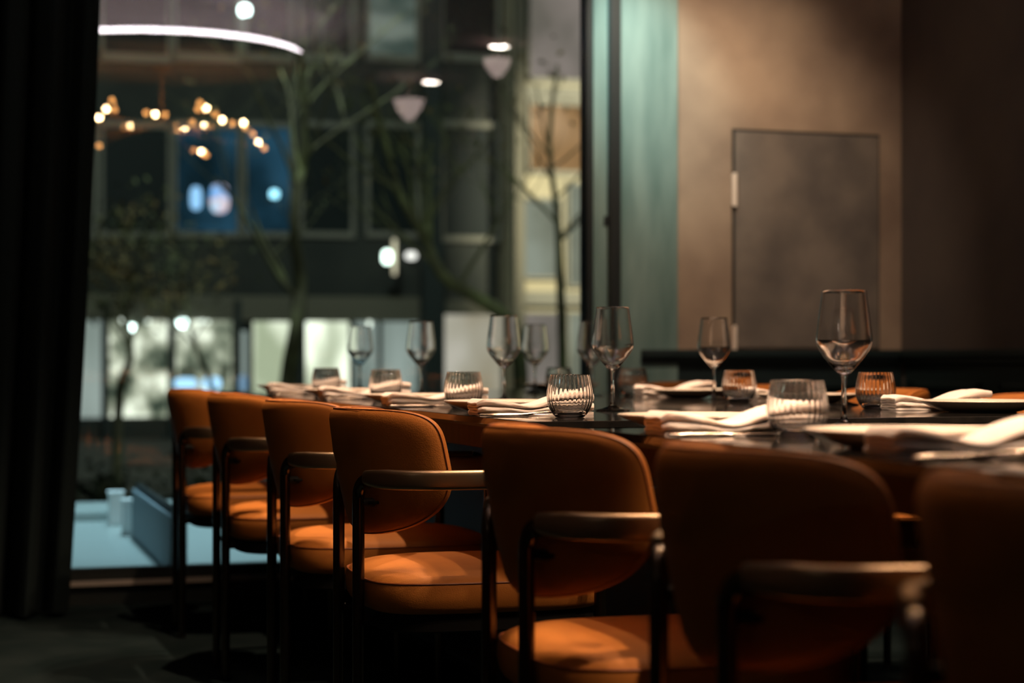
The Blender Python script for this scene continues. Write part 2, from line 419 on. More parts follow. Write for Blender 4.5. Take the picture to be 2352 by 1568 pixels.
def make_chair():
    r = empty('dining_chair')
    # rear legs with their bend, arms, front legs
    for sy in (-1, 1):
        k = lambda x, y, z: (x, y * sy, z)
        e = Vector((.35, .94, 0))
        leg = [k(0, .11, z) for z in (0.006, .15, .3, .45, .57, .61)]
        fl = [(.0105, .0105)] + [(.012, .012)] * 4 + [(.012, .012)]
        for q in range(1, 7):
            a_ = q / 6 * PI / 2; R = .033
            leg.append(k(e.x * R * (1 - math.cos(a_)), .11 + e.y * R * (1 - math.cos(a_)), .61 + R * math.sin(a_)))
            fl.append((.012, .012 + .003 * q / 6))
        lm = MB(); sweep(lm, leg, fl, (e.y, -e.x * sy, 0)); lo = fixn(lm.build('leg', M['bronze_dim'], r))
        fixn(MB().lathe([(.001, 0), (.0115, 0), (.0125, .003), (.0125, .010), (.001, .011)], 14, k(0, .11, 0)).build('foot_cap', M['frame'], lo))
        keys = [k(.0112, .141, ZA), k(.026, .178, ZA), (.050, .214 * sy, ZA), (.085, .238 * sy, ZA), (.13, .250 * sy, ZA), (.20, .254 * sy, ZA), (.30, .254 * sy, ZA), (.41, .252 * sy, ZA)]
        ap = seg_interp(keys, 6); af = []
        for i in range(len(ap)):
            t = min(1, i / 9); af.append((.012 - .001 * t, .015 + .004 * t))
        am = MB(); sweep(am, ap, af, (e.y, -e.x * sy, 0), 28); fixn(am.build('armrest', M['bronze'], r))
        fp = [k(.41, .252, ZA)]; ff = [(.011, .019)]
        for q in range(1, 7):
            a_ = q / 6 * PI / 2; R = .042
            fp.append(k(.41 + R * math.sin(a_), .252, ZA - R * (1 - math.cos(a_)))); ff.append((.0115, .019 - .007 * q / 6))
        fp += [k(.452, .252, z) for z in (.5, .3, .15, .006)]; ff += [(.012, .012)] * 3 + [(.0105, .0105)]
        fm = MB(); sweep(fm, fp, ff, (0, 1, 0)); lo = fixn(fm.build('leg', M['bronze_dim'], r))
        fixn(MB().lathe([(.001, 0), (.0115, 0), (.0125, .003), (.0125, .010), (.001, .011)], 14, k(.452, .252, 0)).build('foot_cap', M['frame'], lo))
        # bracket from leg to backrest
        bk = MB().tube([k(.008, .11, .60), k(.022, .108, .60), k(.036, .104, .60)], .009, 10)
        bk.lathe([(.001, -.003), (.016, -.003), (.017, 0), (.016, .003), (.001, .003)], 12, k(.030, .106, .60))
        fixn(bk.build('bracket', M['frame'], r))
    make_backrest(r)
    # seat
    n = 72; rs = []
    cx, hx, hy = .258, .247, .222
    for c, z in ((.001, .388), (.6, .388), (.93, .388), (.965, .392), (.988, .402), (1.0, .420), (.997, .438), (.985, .447), (.975, .4475), (.955, .454), (.90, .4605), (.8, .4665), (.65, .472), (.45, .4765), (.2, .479), (.001, .4795)):
        rs.append([Vector((cx + (sup(0, hx, hy, 4.2, 2 * PI * j / n)[0]) * c, sup(0, hx, hy, 4.2, 2 * PI * j / n)[1] * c, z)) for j in range(n)])
    m = MB().rings(rs); st = fixn(m.build('seat', M['leather'], r))
    fixn(MB().tube([Vector((cx + sup(0, hx, hy, 4.2, 2 * PI * j / 96)[0] * .985, sup(0, hx, hy, 4.2, 2 * PI * j / 96)[1] * .985, .4475)) for j in range(96)], .0021, 6, closed=True).build('seam_piping', M['piping'], st))
    # seat frame
    rs = []
    for c, z in ((.001, .350), (.88, .350), (.92, .354), (.92, .387), (.001, .387)):
        rs.append([Vector((cx + sup(0, hx, hy, 4.2, 2 * PI * j / n)[0] * c, sup(0, hx, hy, 4.2, 2 * PI * j / n)[1] * c, z)) for j in range(n)])
    fm = MB().rings(rs)
    for sy in (-1, 1):
        fm.tube([(.008, .108 * sy, .368), (.05, .10 * sy, .368)], .008, 8)
        fm.tube([(.44, .248 * sy, .368), (.42, .18 * sy, .368)], .008, 8)
    fixn(fm.build('seat_frame', M['frame'], r))
    return r
chair = make_chair()
left_chairs = [
    (0.877, 6.04, 'tan leather armchair at the window end of the left row, farthest back'),
    (0.875, 5.22, 'tan leather armchair next to the one nearest the window in the left row'),
    (0.874, 4.40, 'tan leather armchair just behind the sharply focused one in the left row'),
    (0.876, 3.69, 'sharply focused tan leather armchair with pebbled grain and gleaming bronze arm'),
    (0.872, 2.652, 'shadowed tan armchair just in front of the sharply focused one, seat brightly lit'),
    (0.872, 1.975, 'large blurred dark tan armchair in the foreground, a lit strip on its arm end'),
    (0.872, 1.375, 'out-of-focus dark chair cut off by the lower right corner of the frame'),
]
for i, (x, y, lab) in enumerate(left_chairs):
    c = chair if i == 0 else copy_tree(chair)
    c.location = (x, y, 0); c.rotation_euler = (0, 0, math.radians((-3, -3, -3, -3, -3.5, -3, -3)[i]))
    tag(c, lab, 'chair', 'tan armchairs along the left side of the tables')
right_chairs = [
    (2.70, 3.88, 'tan chair across the table, its back cut by the right edge of the frame'),
    (2.70, 4.62, 'tan chair across the table, orange back rising behind the right-hand water tumbler'),
    (2.70, 5.36, 'tan chair across the table, mostly hidden behind the foreground tumbler'),
    (2.70, 6.10, 'tan chair across the table nearest the far wall, back just above the plates'),
]
for x, y, lab in right_chairs:
    c = copy_tree(chair); c.location = (x, y, 0); c.rotation_euler = (0, 0, PI + math.radians(2)); c.scale = (1.0, 1.0, 1.018)
    tag(c, lab, 'chair', 'tan chairs along the far side of the table')

# ------------------------------------------------------------------ tables
ZT = .765
def table(x0, x1, y0, y1, label):
    r = empty('dining_table', ((x0 + x1) / 2, (y0 + y1) / 2, 0))
    hx, hy = (x1 - x0) / 2, (y1 - y0) / 2
    MB().box(-hx, hx, -hy, hy, ZT - .014, ZT).build('tabletop', M['top'], r, smooth=False, bevel=.0012)
    e = MB().box(-hx + .004, hx - .004, -hy + .004, hy - .004, ZT - .020, ZT - .0142)
    e.build('edge_strip', M['base'], r, smooth=False)
    a = MB(); ax, ay = hx - .05, hy - .07
    a.box(-ax, -ax + .02, -ay, ay, ZT - .070, ZT - .0202).box(ax - .02, ax, -ay, ay, ZT - .070, ZT - .0202)
    a.box(-ax + .02, ax - .02, -ay, -ay + .02, ZT - .070, ZT - .0202).box(-ax + .02, ax - .02, ay - .02, ay, ZT - .070, ZT - .0202)
    a.build('apron', M['apron'], r, smooth=False, bevel=.002)
    MB().box(-.09, .09, -hy + .35, hy - .35, .03, ZT - .0205).build('pedestal', M['base'], r, smooth=False, bevel=.01)
    MB().box(-.22, .22, -hy + .30, hy - .30, 0, .0295).build('foot_plate', M['base'], r, smooth=False, bevel=.005)
    return tag(r, label, 'table')
table(1.125, 2.40, 3.30, 6.74, 'long glossy black dining table running to the window, laid with glasses and napkins')
table(1.100, 2.375, .35, 2.935, 'glossy black dining table in the foreground, beyond a narrow gap from the long one')

# ------------------------------------------------------------------ tableware prototypes
def wine_glass():
    r = empty('wine_glass')
    ft = MB().lathe([(.0005, 0), (.034, 0), (.0395, .0008), (.040, .0018), (.039, .0028), (.026, .0052), (.012, .0095), (.0065, .015), (.0048, .024), (.0040, .045), (.0038, .065), (.0046, .082), (.0060, .0888), (.0005, .0890)], 48)
    fixn(ft.build('stem', M['glass'], r))
    out = [(.0006, .0893), (.0065, .0897), (.0130, .0955), (.0250, .1095), (.0370, .1245), (.0445, .1375), (.0468, .1470), (.0466, .1560), (.0450, .1700), (.0425, .1900), (.0395, .2120), (.0368, .2320)]
    t = .0011
    inn = [(.0006, .0990), (.0080, .1000), (.0150, .1030), (.0242, .1115), (.0357, .1256), (.0432, .1380), (.0456, .1472), (.0454, .1560), (.0439, .1700), (.0414, .1900), (.0385, .2120), (.0360, .2316)]
    def sm(pr, n):
        v = seg_interp([(a, 0, b) for a, b in pr], n); return [(max(.0005, q.x), q.z) for q in v]
    prof = sm(out, 3) + [(.0365, .2324)] + list(reversed(sm(inn, 3)))
    fixn(MB().lathe(prof, 64).build('bowl', M['glass'], r))
    return r
def tumbler():
    r = empty('water_tumbler')
    out = [(.0005, 0), (.024, 0), (.030, .002), (.0375, .011), (.0435, .023), (.0465, .038), (.0463, .050), (.0440, .064), (.0412, .077), (.0395, .085)]
    inn = [(.0005, .0085), (.020, .0085), (.027, .0105), (.0345, .0165), (.0405, .026), (.0436, .039), (.0436, .050), (.0417, .064), (.0392, .077), (.0379, .0848)]
    def sm(pr, n):
        v = seg_interp([(a, 0, b) for a, b in pr], n); return [(max(.0005, q.x), q.z) for q in v]
    O, I = sm(out, 4), sm(inn, 4); seg = 144; m = MB(); rs = []
    for rr, z in O: rs.append([(rr * math.cos(2 * PI * j / seg), rr * math.sin(2 * PI * j / seg), z) for j in range(seg)])
    rs.append([(.0388 * math.cos(2 * PI * j / seg), .0388 * math.sin(2 * PI * j / seg), .0855) for j in range(seg)])
    for rr, z in reversed(I):
        fl = min(1, max(0, (z - .012) / .02)) * min(1, max(0, (.086 - z) / .004)) * .0004
        rs.append([((rr + fl * math.cos(30 * 2 * PI * j / seg)) * math.cos(2 * PI * j / seg), (rr + fl * math.cos(30 * 2 * PI * j / seg)) * math.sin(2 * PI * j / seg), z) for j in range(seg)])
    m.rings(rs); fixn(m.build('glass_body', M['tumbler'], r))
    return r
def plate():
    pr = [(.0005, 0), (.070, 0), (.074, .0015), (.086, .0035), (.108, .011), (.128, .020), (.1345, .0235), (.1352, .0250), (.1335, .0262), (.125, .0235), (.105, .0155), (.088, .009), (.075, .006), (.0005, .0055)]
    v = seg_interp([(a, 0, b) for a, b in pr], 3)
    return fixn(MB().lathe([(max(.0005, q.x), q.z) for q in v], 72).build('dinner_plate', M['ceramic']))
def napkin(seed, L=.25):
    """linen folded into layers, the layered end at -x, the other end puffed up"""
    rnd = random.Random(seed)
    W = .040; lay = 5; hgt = .0074
    path = []
    for k in range(lay):
        y0, y1 = (-W, W) if k % 2 == 0 else (W, -W)
        ins = .0 if k in (0, lay - 1) else .003
        for j in range(11):
            t = j / 10; yy = (y0 + (y1 - y0) * t) * (1 - ins / W)
            path.append((yy, k * hgt + .0009 * math.sin(t * 7 + seed + k * .5)))
        if k < lay - 1:
            for j in range(1, 5):
                a_ = j / 5 * PI; sg = 1 if y1 > 0 else -1
                path.append((y1 * (1 - ins / W) + sg * hgt / 2 * math.sin(a_), k * hgt + hgt / 2 * (1 - math.cos(a_))))
    th = .0024; N = len(path); lft, rgt = [], []
    for i in range(N):
        a_, b = path[max(0, i - 1)], path[min(N - 1, i + 1)]; tx, tz = b[0] - a_[0], b[1] - a_[1]; l = math.hypot(tx, tz) or 1
        nx, nz = -tz / l, tx / l
        lft.append((path[i][0] + nx * th, path[i][1] + nz * th)); rgt.append((path[i][0] - nx * th, path[i][1] - nz * th))
    cont = lft + rgt[::-1]
    zmin = min(q[1] for q in cont)
    p1, p2 = rnd.uniform(0, 6), rnd.uniform(0, 6)
    rs = []; NX = 34
    for i in range(NX + 1):
        t = (i / NX) ** 1.35; x = L * t
        hs = 1.0 - .42 * math.exp(-((t - .45) / .20) ** 2) + .05 * math.sin(t * 7 + p1)
        lift = .014 * max(0, (t - .55) / .45) ** 1.3 * (1 if t < .9 else 1 - .4 * (t - .9) / .1)
        ysh = .004 * math.sin(t * 3 + p2); ws = 1 - .06 * math.sin(t * PI) + (.04 * t); ws *= (.80, .92, .97)[i] if i < 3 else 1; hs *= (.78, .91, .97)[i] if i < 3 else 1
        rs.append([(x + (rnd.uniform(-.0004, .0004)) - (.004 * (q[1] - zmin) / .03 if i == 0 else 0), q[0] * ws + ysh + .0008 * math.sin(t * 22 + q[1] * 300), (q[1] - zmin) * hs + lift * ((q[1] - zmin) / .032)) for q in cont])
    return fixn(MB().rings(rs).build('napkin', M['linen']))
def knife():
    m = MB(); rs = []
    secs = [(0, .0015, .0010), (.004, .0042, .0026), (.03, .0048, .0032), (.07, .0042, .0030), (.095, .0034, .0026), (.105, .0050, .0028), (.112, .0058, .0012), (.15, .0066, .0009), (.18, .0060, .0008), (.195, .0032, .0007), (.200, .0006, .0004)]
    for x, a_, b in secs: rs.append([(x, a_ * math.cos(2 * PI * j / 12), .0034 + b * math.sin(2 * PI * j / 12)) for j in range(12)])
    return fixn(m.rings(rs).build('table_knife', M['steel']))
def fork():
    m = MB(); rs = []
    secs = [(0, .0015, .0010), (.004, .0045, .0022), (.03, .0048, .0024), (.07, .0034, .0022), (.11, .0024, .0020), (.135, .0028, .0019), (.145, .0080, .0014), (.150, .0098, .0012)]
    zz = lambda x: .0034 + .008 * math.sin(max(0, (x - .09) / .11) * PI) * .7 + .0
    for x, a_, b in secs: rs.append([(x, a_ * math.cos(2 * PI * j / 12), zz(x) + b * math.sin(2 * PI * j / 12)) for j in range(12)])
    m.rings(rs)
    for k in range(4):
        y = -.0080 + k * .00533
        m.tube([(.1505, y, zz(.1505)), (.165, y, zz(.165)), (.18, y, zz(.18)), (.197, y * .9, zz(.197))], [.0012, .0012, .0011, .0006], 6)
    return fixn(m.build('table_fork', M['steel']))
protoW, protoT, protoP, protoK, protoF = wine_glass(), tumbler(), plate(), knife(), fork()
used = set()
def put(proto, loc, label, cat, group=None, rz=0.0):
    o = proto if proto.name not in used else copy_tree(proto)
    used.add(proto.name)
    o.location = loc; o.rotation_euler = (0, 0, rz)
    return tag(o, label, cat, group)
# wine glasses
for x, y, lab in [
    (1.52, 2.81, 'largest wine glass, in front of the small wall door on the nearer table'),
    (1.533, 3.906, 'sharply focused empty wine glass in front of the black window post'),
    (1.566, 4.79, 'wine glass before the window, just right of the ribbed tumbler on the left row'),
    (1.585, 5.69, 'blurred wine glass before the window, between two ribbed tumblers'),
    (1.60, 6.56, 'farthest wine glass on the left, outlined against the bright shop window'),
    (2.27, 4.20, 'wine glass seen through the largest wine glass in the foreground'),
    (2.225, 4.88, 'wine glass in front of the brown plaster wall, left of the wall door hinge'),
    (2.065, 5.44, 'wine glass almost hidden behind the sharply focused wine glass'),
    (2.10, 6.08, 'faint wine glass with sparkling dots right of the focused row, near window frame')]:
    put(protoW, (x, y, ZT), lab, 'wine glass', 'empty wine glasses on the tables', random.uniform(0, 6))
for x, y, lab in [
    (1.290, 1.85, 'tumbler cut off by the right edge of the frame on the nearer table'),
    (1.295, 2.54, 'large blurred tumbler on the near table between the pale napkins'),
    (1.287, 3.513, 'sharply focused ribbed water tumbler at the corner of the long table'),
    (1.292, 4.26, 'ribbed tumbler beside the third napkin of the left row, in front of the window'),
    (1.318, 5.10, 'blurred ribbed tumbler left of the second wine glass from the window side'),
    (1.330, 5.91, 'farthest ribbed tumbler in the left row, next to the window'),
    (2.17, 3.86, 'round tumbler at right with an orange chair back seen through it'),
    (2.155, 4.565, 'tumbler below the small wall door on the far side of the table'),
    (2.17, 5.36, 'blurred tumbler just right of the focused wine glass'),
    (2.14, 5.95, 'farthest tumbler on the right row, a few sparkles by the window frame')]:
    put(protoT, (x, y, ZT), lab, 'tumbler', 'water tumblers on the tables', random.uniform(0, 6))
for x, y, lab in [
    (1.27, 2.175, 'cream plate nearest the camera, blurred at the right'),
    (1.27, 2.845, 'cream plate at the left corner of the nearer table, half behind a napkin'),
    (1.27, 3.87, 'cream plate behind the focused napkin on the long table'),
    (1.27, 4.60, 'cream plate behind the third napkin of the left row'),
    (1.29, 5.42, 'cream plate behind the second farthest napkin of the left row'),
    (1.30, 6.22, 'farthest cream plate of the left row, at the window'),
    (2.265, 3.565, 'cream plate at the right edge with a napkin draped behind its rim'),
    (2.255, 4.36, 'cream plate seen beside the stem of the largest wine glass'),
    (2.26, 5.08, 'cream plate behind the wine glass by the brown wall'),
    (2.255, 6.245, 'farthest cream plate of the right row, behind the focused glass stem')]:
    put(protoP, (x, y, ZT), lab, 'plate', 'cream plates on the tables')
for i, (x, y, lab) in enumerate([
    (1.125, 1.990, 'large blurred napkin in the foreground at the right'),
    (1.112, 2.655, 'folded pale pink napkin at the corner of the nearer table'),
    (1.135, 3.675, 'sharpest folded pink napkin, its end at the edge of the long table'),
    (1.14, 4.415, 'folded pink napkin left of the focused one, a ribbed tumbler at its end'),
    (1.165, 5.235, 'folded pink napkin second from the window in the left row'),
    (1.165, 6.03, 'folded pink napkin closest to the window in the left row'),
    (2.14, 3.742, 'pink napkin with a layered folded end beside the round tumbler at right'),
    (2.225, 4.632, 'short pink napkin end beside the tumbler below the wall door'),
    (2.15, 5.262, 'blurred pink napkin resting by a plate under the wine glass at the brown wall')]):
    n = napkin(i + 3, .235 if x > 2.2 or x > 2 else .25)
    if x > 2.2: n.scale.x = .62
    n.location = (x, y, ZT); tag(n, lab, 'napkin', 'folded pink napkins on the tables')
    if x < 2:
        names = ['in the foreground at right', 'at the corner of the nearer table', 'at the focused napkin', 'left of the focused setting', 'second from the window', 'closest to the window'][i]
        put(protoK, (x - .005 + (.0 if i != 0 else .02), y - .0565, ZT), 'dark polished knife along the napkin ' + names, 'knife', 'knives beside the napkins', 0)
        if i in (0, 2, 3, 5):
            put(protoF, (x + .0, y - .0745, ZT), 'dark polished fork beside the knife and napkin ' + names, 'fork', 'forks beside the napkins', 0)

# ------------------------------------------------------------------ chandelier, disc, downlights (seen mirrored in the window)
def mirror_pt(px, py, yreal):
    """real point whose mirror image in the pane stands at pixel px, py"""
    v = ray(px, py, 2 * (YW + .014) - yreal); return Vector((v.x, yreal, v.z))
CC = mirror_pt(372, 150, 2.76)
disc = empty('ceiling_disc', (CC.x, CC.y, CC.z))
tag(disc, 'round ceiling disc with a white light line round its rim, mirrored in the window', 'ceiling panel')
fixn(MB().lathe([(.001, .004), (.82, .004), (.84, .010), (.84, .05), (.001, .05)], 96).build('disc', M['disc'], disc))
fixn(MB().lathe([(.788, .051), (.810, .051), (.810, .081), (.788, .081)], 96, closed=True).build('led_strip', M['led'], disc))
fixn(MB().lathe([(.001, .051), (.55, .051), (.55, CEIL - CC.z - .001), (.001, CEIL - CC.z - .001)], 48).build('mount', M['ceil'], disc))
ch = empty('chandelier', (CC.x, CC.y, CC.z))
tag(ch, 'brass branching chandelier with small glowing globes, mirrored at the left of the window', 'chandelier')
O = Vector(ch.location)
hubz = mirror_pt(372, 285, CC.y).z
fixn(MB().lathe([(.001, .0035), (.055, .0035), (.058, -.004), (.055, -.028), (.014, -.032), (.001, -.032)], 32).build('canopy', M['brass'], ch))
fixn(MB().tube([(0, 0, -.03), (0, 0, hubz - O.z + .02)], .012, 12).build('stem', M['brass'], ch))
fixn(MB().ball((0, 0, hubz - O.z), .032).build('hub', M['brass'], ch))
bulbs = [(245, 250, -.10), (228, 270, .18), (357, 262, .30), (300, 290, -.32), (425, 297, -.26), (475, 248, .35), (469, 289, -.05),
         (511, 275, .20), (560, 282, .05), (594, 326, -.30), (463, 348, -.45), (150, 275, -.2), (185, 310, .3), (120, 300, 0.0)]
minis = [(258, 230, -.10), (264, 251, -.05), (336, 259, .30), (380, 263, .33), (323, 294, -.32), (285, 290, -.3), (404, 287, -.26), (408, 299, -.22), (442, 281, -.1), (450, 293, -.05), (455, 250, .35), (460, 235, .32),
         (495, 262, .25), (484, 290, 0.0), (535, 283, .12), (565, 293, .05), (581, 307, -.25), (608, 340, -.3), (228, 334, -.4), (474, 355, -.42), (445, 345, -.45)]
hub = Vector((0, 0, hubz - O.z)); nodes = []
for px, py, dy in bulbs:
    p = mirror_pt(px, py, CC.y + dy) - O; nodes.append(p)
    mid = hub.lerp(p, .5) + Vector((0, 0, -.03)); end = p + Vector((0, 0, -.028))
    fixn(MB().tube([hub, mid, end], .006, 8).build('arm', M['brass'], ch))
    fixn(MB().lathe([(.001, -.034), (.011, -.032), (.012, -.018), (.001, -.017)], 12, p).build('socket', M['brass'], ch))
    b = MB().ball(p, .0155, 14, 8).build('bulb', M['bulb'], ch)
    if p.x > .02 or len(nodes) == 3:     # extra spot below right-hand bulbs and one more, boosting downward light
        g = O + p + Vector((0, 0, -.055)); light('bulb_light', 'SPOT', g, 38, WARM, g + Vector((.12, .04, -1)), .014, 102, .6)
for px, py, dy in minis:
    p = mirror_pt(px, py, CC.y + dy) - O
    q = min(nodes, key=lambda v: (v - p).length)
    fixn(MB().tube([q + Vector((0, 0, -.026)), p + Vector((0, 0, -.02))], .0035, 6).build('twig_arm', M['brass'], ch))
    MB().ball(p, .016, 12, 7).build('mini_globe', M['dimbulb'], ch)
for nm, loc, m_, lab, ax in (('glow_source', (XL + .14, .35, 1.95), emit_mat('warm_globe_glow', (1.0, .84, .70), 45), 'unseen warm globe added by the left wall as fill light', (-1, 0)),
                         ('glow_source', (.75, YB + .14, 1.75), emit_mat('teal_globe_glow', (.30, .85, .90), 150), 'unseen teal globe added by the back wall for arm glints', (0, -1))):
    r = empty(nm, loc); tag(r, lab, 'fill lamp')  # unseen globes added for fill and arm glints; wall fixing made up
    MB().ball((0, 0, 0), .028, 20, 12).build('globe', m_, r)
    fixn(MB().tube([(ax[0] * .020, ax[1] * .020, 0), (ax[0] * .137, ax[1] * .137, 0)], .012, 10).build('bracket', M['winframe'], r))
def downlight(px, py, label):
    v = ray(px, py, 10); k = (CEIL - H) / (v.z - H); yv = v.y * k; x = v.x * k
    y = 2 * (YW + .014) - yv
    r = empty('downlight', (x, y, CEIL)); tag(r, label, 'ceiling light', 'round recessed downlights mirrored in the window')
    fixn(MB().lathe([(.062, -.001), (.075, -.001), (.074, -.006), (.064, -.008), (.062, -.006)], 28, closed=True).build('trim_ring', M['ceil'], r))
    fixn(MB().lathe([(.001, -.002), (.060, -.002), (.060, -.005), (.001, -.006)], 28).build('lens', M['down'], r))
    return r
d1 = downlight(1147, 105, 'brighter flat oval ceiling light mirrored high in the window, near the window post')
d2 = downlight(990, 187, 'smaller oval ceiling light mirrored left of and below the brighter one')
for x, y, z, lab in ((2.00, 4.45, CEIL, 'nearest of three small black ceiling spots above the long table'), (2.00, 4.75, CEIL, 'middle one of three small black ceiling spots above the long table'), (2.00, 5.05, CEIL, 'small black ceiling spot above the long table, nearest the window'), (2.9, 5.75, CEIL, 'small black ceiling spot washing the plaster wall beside the door'),
                     (2.45, 6.1, CEIL, 'unseen ceiling spot added to light the teal steel cladding'), (1.78, 1.45, CEIL, 'small black ceiling spot above the nearer table'), (1.12, 4.85, CEIL, 'small black ceiling spot above the left chair row')):
    r = empty('spot_fitting', (x, y, z)); tag(r, lab, 'ceiling spot', 'black ceiling spots')
    fixn(MB().lathe([(.036, -.001), (.050, -.001), (.050, -.060), (.036, -.060)], 24, closed=True).build('can', M['winframe'], r))
for (px, py, off, s, lab) in ((940, 245, (0, 0), 1.0, 'dusty pink cone-shaped pendant shade mirrored in the middle of the window'),
                              (1143, 150, (0, 0), .8, 'slender pink pendant shade mirrored below the brighter oval light')):
    base = d2 if px < 1000 else d1
    p = mirror_pt(px, py, base.location.y + .15)
    r = empty('pendant_shade', p); tag(r, lab, 'pendant lamp')
    fixn(MB().lathe([(.012 * s, -.095 * s), (.03 * s, -.09 * s), (.09 * s, -.01 * s), (.11 * s, .05 * s), (.104 * s, .052 * s), (.084 * s, -.006 * s), (.02 * s, -.08 * s), (.012 * s, -.085 * s)], 32).build('shade', M['shade'], r))
    fixn(MB().tube([(0, 0, -.086 * s), (0, 0, CEIL - p.z - .001)], .0035, 8).build('cord', M['hinge'], r))

# ------------------------------------------------------------------ outside: terrace, street
structure('terrace_floor', MB().box(-3, 9, YW + .13, 10.4, -.3, .085), M['terrace'])
structure('street_ground', MB().box(-30, 40, 10.4, 60, -.56, -.50), M['street'])
# low kerb wall running off diagonally and the two white posts
def wall_seg(name, p0, p1, h0, h1, t, m, label, cat):
    a, b = Vector(p0), Vector(p1); d = (b - a); n = Vector((-d.y, d.x, 0)).normalized() * t
    mb = MB(); v = [a, b, b + n, a + n]
    mb.v = [(q.x, q.y, q.z) for q in v] + [(v[0].x, v[0].y, h0), (v[1].x, v[1].y, h1), (v[2].x, v[2].y, h1), (v[3].x, v[3].y, h0)]
    mb.f = [(0, 3, 2, 1), (4, 5, 6, 7), (0, 1, 5, 4), (1, 2, 6, 5), (2, 3, 7, 6), (3, 0, 4, 7)]
    r = empty(name); tag(r, label, cat)
    fixn(mb.build('panel', m, r, smooth=False, bevel=.004))
    c = MB(); c.tube([a + n * .5 + Vector((0, 0, h0 - a.z + .008)), b + n * .5 + Vector((0, 0, h1 - b.z + .008))], .018, 8)
    fixn(c.build('top_rail', M['winframe'], r)); return r
def on_z(px, py, z):
    v = ray(px, py, 10); k = (H - z) / (H - v.z); return Vector((v.x * k, v.y * k, z))
a, b = on_z(322, 1232, .086), on_z(640, 1460, .086)
a2 = on_z(334, 1232, .086); b2 = on_z(408, 1300, .086)
wall_seg('low_parapet', a2, (a2 + (b2 - a2) * 1.25), .30, .30, -.06, M['parapet'], 'low blue-grey terrace parapet with a dark rail, seen between the curtain and the first chair', 'parapet')
for px, py, lab in ((266, 1205, 'left one of two short white posts on the lit terrace'), (298, 1228, 'right one of two short white posts on the lit terrace')):
    p = on_z(px, py, .086)
    r = empty('bollard', p); tag(r, lab, 'post', 'short white terrace posts')
    fixn(MB().box(-.034, .034, -.034, .034, 0.0, .15).build('post', M['post'], r, smooth=False, bevel=.006))
    fixn(MB().box(-.039, .039, -.039, .039, .151, .162).build('cap', M['post'], r, smooth=False, bevel=.003))
st = MB().box(-3, 9, 9.3, 9.9, .086, .135)
o = st.build('terrace_step', M['terrace'], smooth=False, bevel=.01); tag(o, 'shallow pale step crossing the far side of the lit terrace', 'step')

# ------------------------------------------------------------------ outside: buildings
YF = 32.0
def rect(mb, px0, px1, py0, py1, Y, d0, d1):
    """box on plane Y from photo pixels, standing d0..d1 in front of it"""
    a, b = ray(px0, py1, Y), ray(px1, py0, Y)
    mb.box(a.x, b.x, Y - d1, Y - d0, min(a.z, b.z), max(a.z, b.z)); return mb
bd = empty('office_building', (3.0, YF, -.5)); tag(bd, 'dark stone building across the street with pale-framed windows over lit shops', 'building')
def bpart(name, mb, m, parent=None, label=None, smooth=False):
    o = mb.build(name, m, None, smooth=smooth)
    o.parent = parent or bd
    if parent is None or parent == bd: o.matrix_parent_inverse = Matrix.Translation(-Vector(bd.location))
    else: o.matrix_parent_inverse = Matrix.Identity(4)
    if label: o['label'] = label
    return o
xl = ray(-300, 500, YF).x; xr = ray(1172, 500, 31.6).x - .12
bpart('wall', MB().box(xl, xr, YF, YF + 5, -.5, 13), M['facade'])
def fwin(px0, px1, py0, py1, pane=None, Y=YF, t=11, fm=None, proud=.10):
    m = MB(); fm = fm or M['wframe']
    rect(m, px0, px1, py0, py0 + t, Y, .002, proud); rect(m, px0, px1, py1 - t * 1.2, py1, Y, .002, proud)
    rect(m, px0, px0 + t, py0 + t, py1 - t * 1.2, Y, .002, proud); rect(m, px1 - t, px1, py0 + t, py1 - t * 1.2, Y, .002, proud)
    f = bpart('window', m, fm)
    p = MB(); rect(p, px0 + t, px1 - t, py0 + t, py1 - t * 1.2, Y, .004, .03)
    po = p.build('pane', pane or M['darkpane'], f, smooth=False)
    return f
night = shop_mat('dim_blue_room', [(.004, .012, .016), (.008, .03, .05), (.02, .07, .12)], .9, 1.0)
grey = shop_mat('dim_office_room', [(.015, .03, .028), (.05, .075, .065), (.16, .19, .165)], .7, 1.0, (1, 1, 2))
for (x0, x1) in ((228, 392), (396, 552), (556, 672), (686, 812), (838, 962), (1008, 1146)):
    fwin(x0, x1, 283, 555 if x0 == 1008 else 545, night if x0 in (396, 556) else None, t=9)
    fwin(x0, x1, -130, 140, grey if x0 == 838 else None, t=9)
for (x0, x1) in ((60, 222),): fwin(x0, x1, 283, 545)
# lit screens and lamps inside the upper rooms
def blob(name, px, py, w_, h_, Y, m, label, cat, parent=None):
    a = ray(px, py, Y); s = a.y / (math.cos(A) - (px - 1176) / F * math.sin(A)) / F
    mb = MB(); hw, hh = w_ / 2 * s, h_ / 2 * s; n = 28
    rs = []
    for c, y in ((.01, -.03), (.9, -.03), (1, -.015), (1, .0), (.01, .0)):
        rs.append([(hw * c * math.copysign(abs(math.cos(2 * PI * j / n)) ** .7, math.cos(2 * PI * j / n)), y, hh * c * math.copysign(abs(math.sin(2 * PI * j / n)) ** .7, math.sin(2 * PI * j / n))) for j in range(n)])
    o = fixn(mb.rings(rs).build(name, m)); o.location = a
    if label: tag(o, label, cat)
    return o
def piece(name, px, py, w_, h_, Y, m):
    o = blob(name, px, py, w_, h_, Y, m, None, None); o.parent = bd; o.matrix_parent_inverse = Matrix.Translation(-Vector(bd.location)); return o
scr = shop_mat('blue_screen_picture', [(.10, .30, .75), (.22, .52, 1.0), (.85, .60, .62), (.55, .75, 1.0)], 2.2, 1.15)
blob('television', 504, 456, 44, 68, YF - .06, scr, 'bright blue and pink screen glowing in the upper window', 'screen')
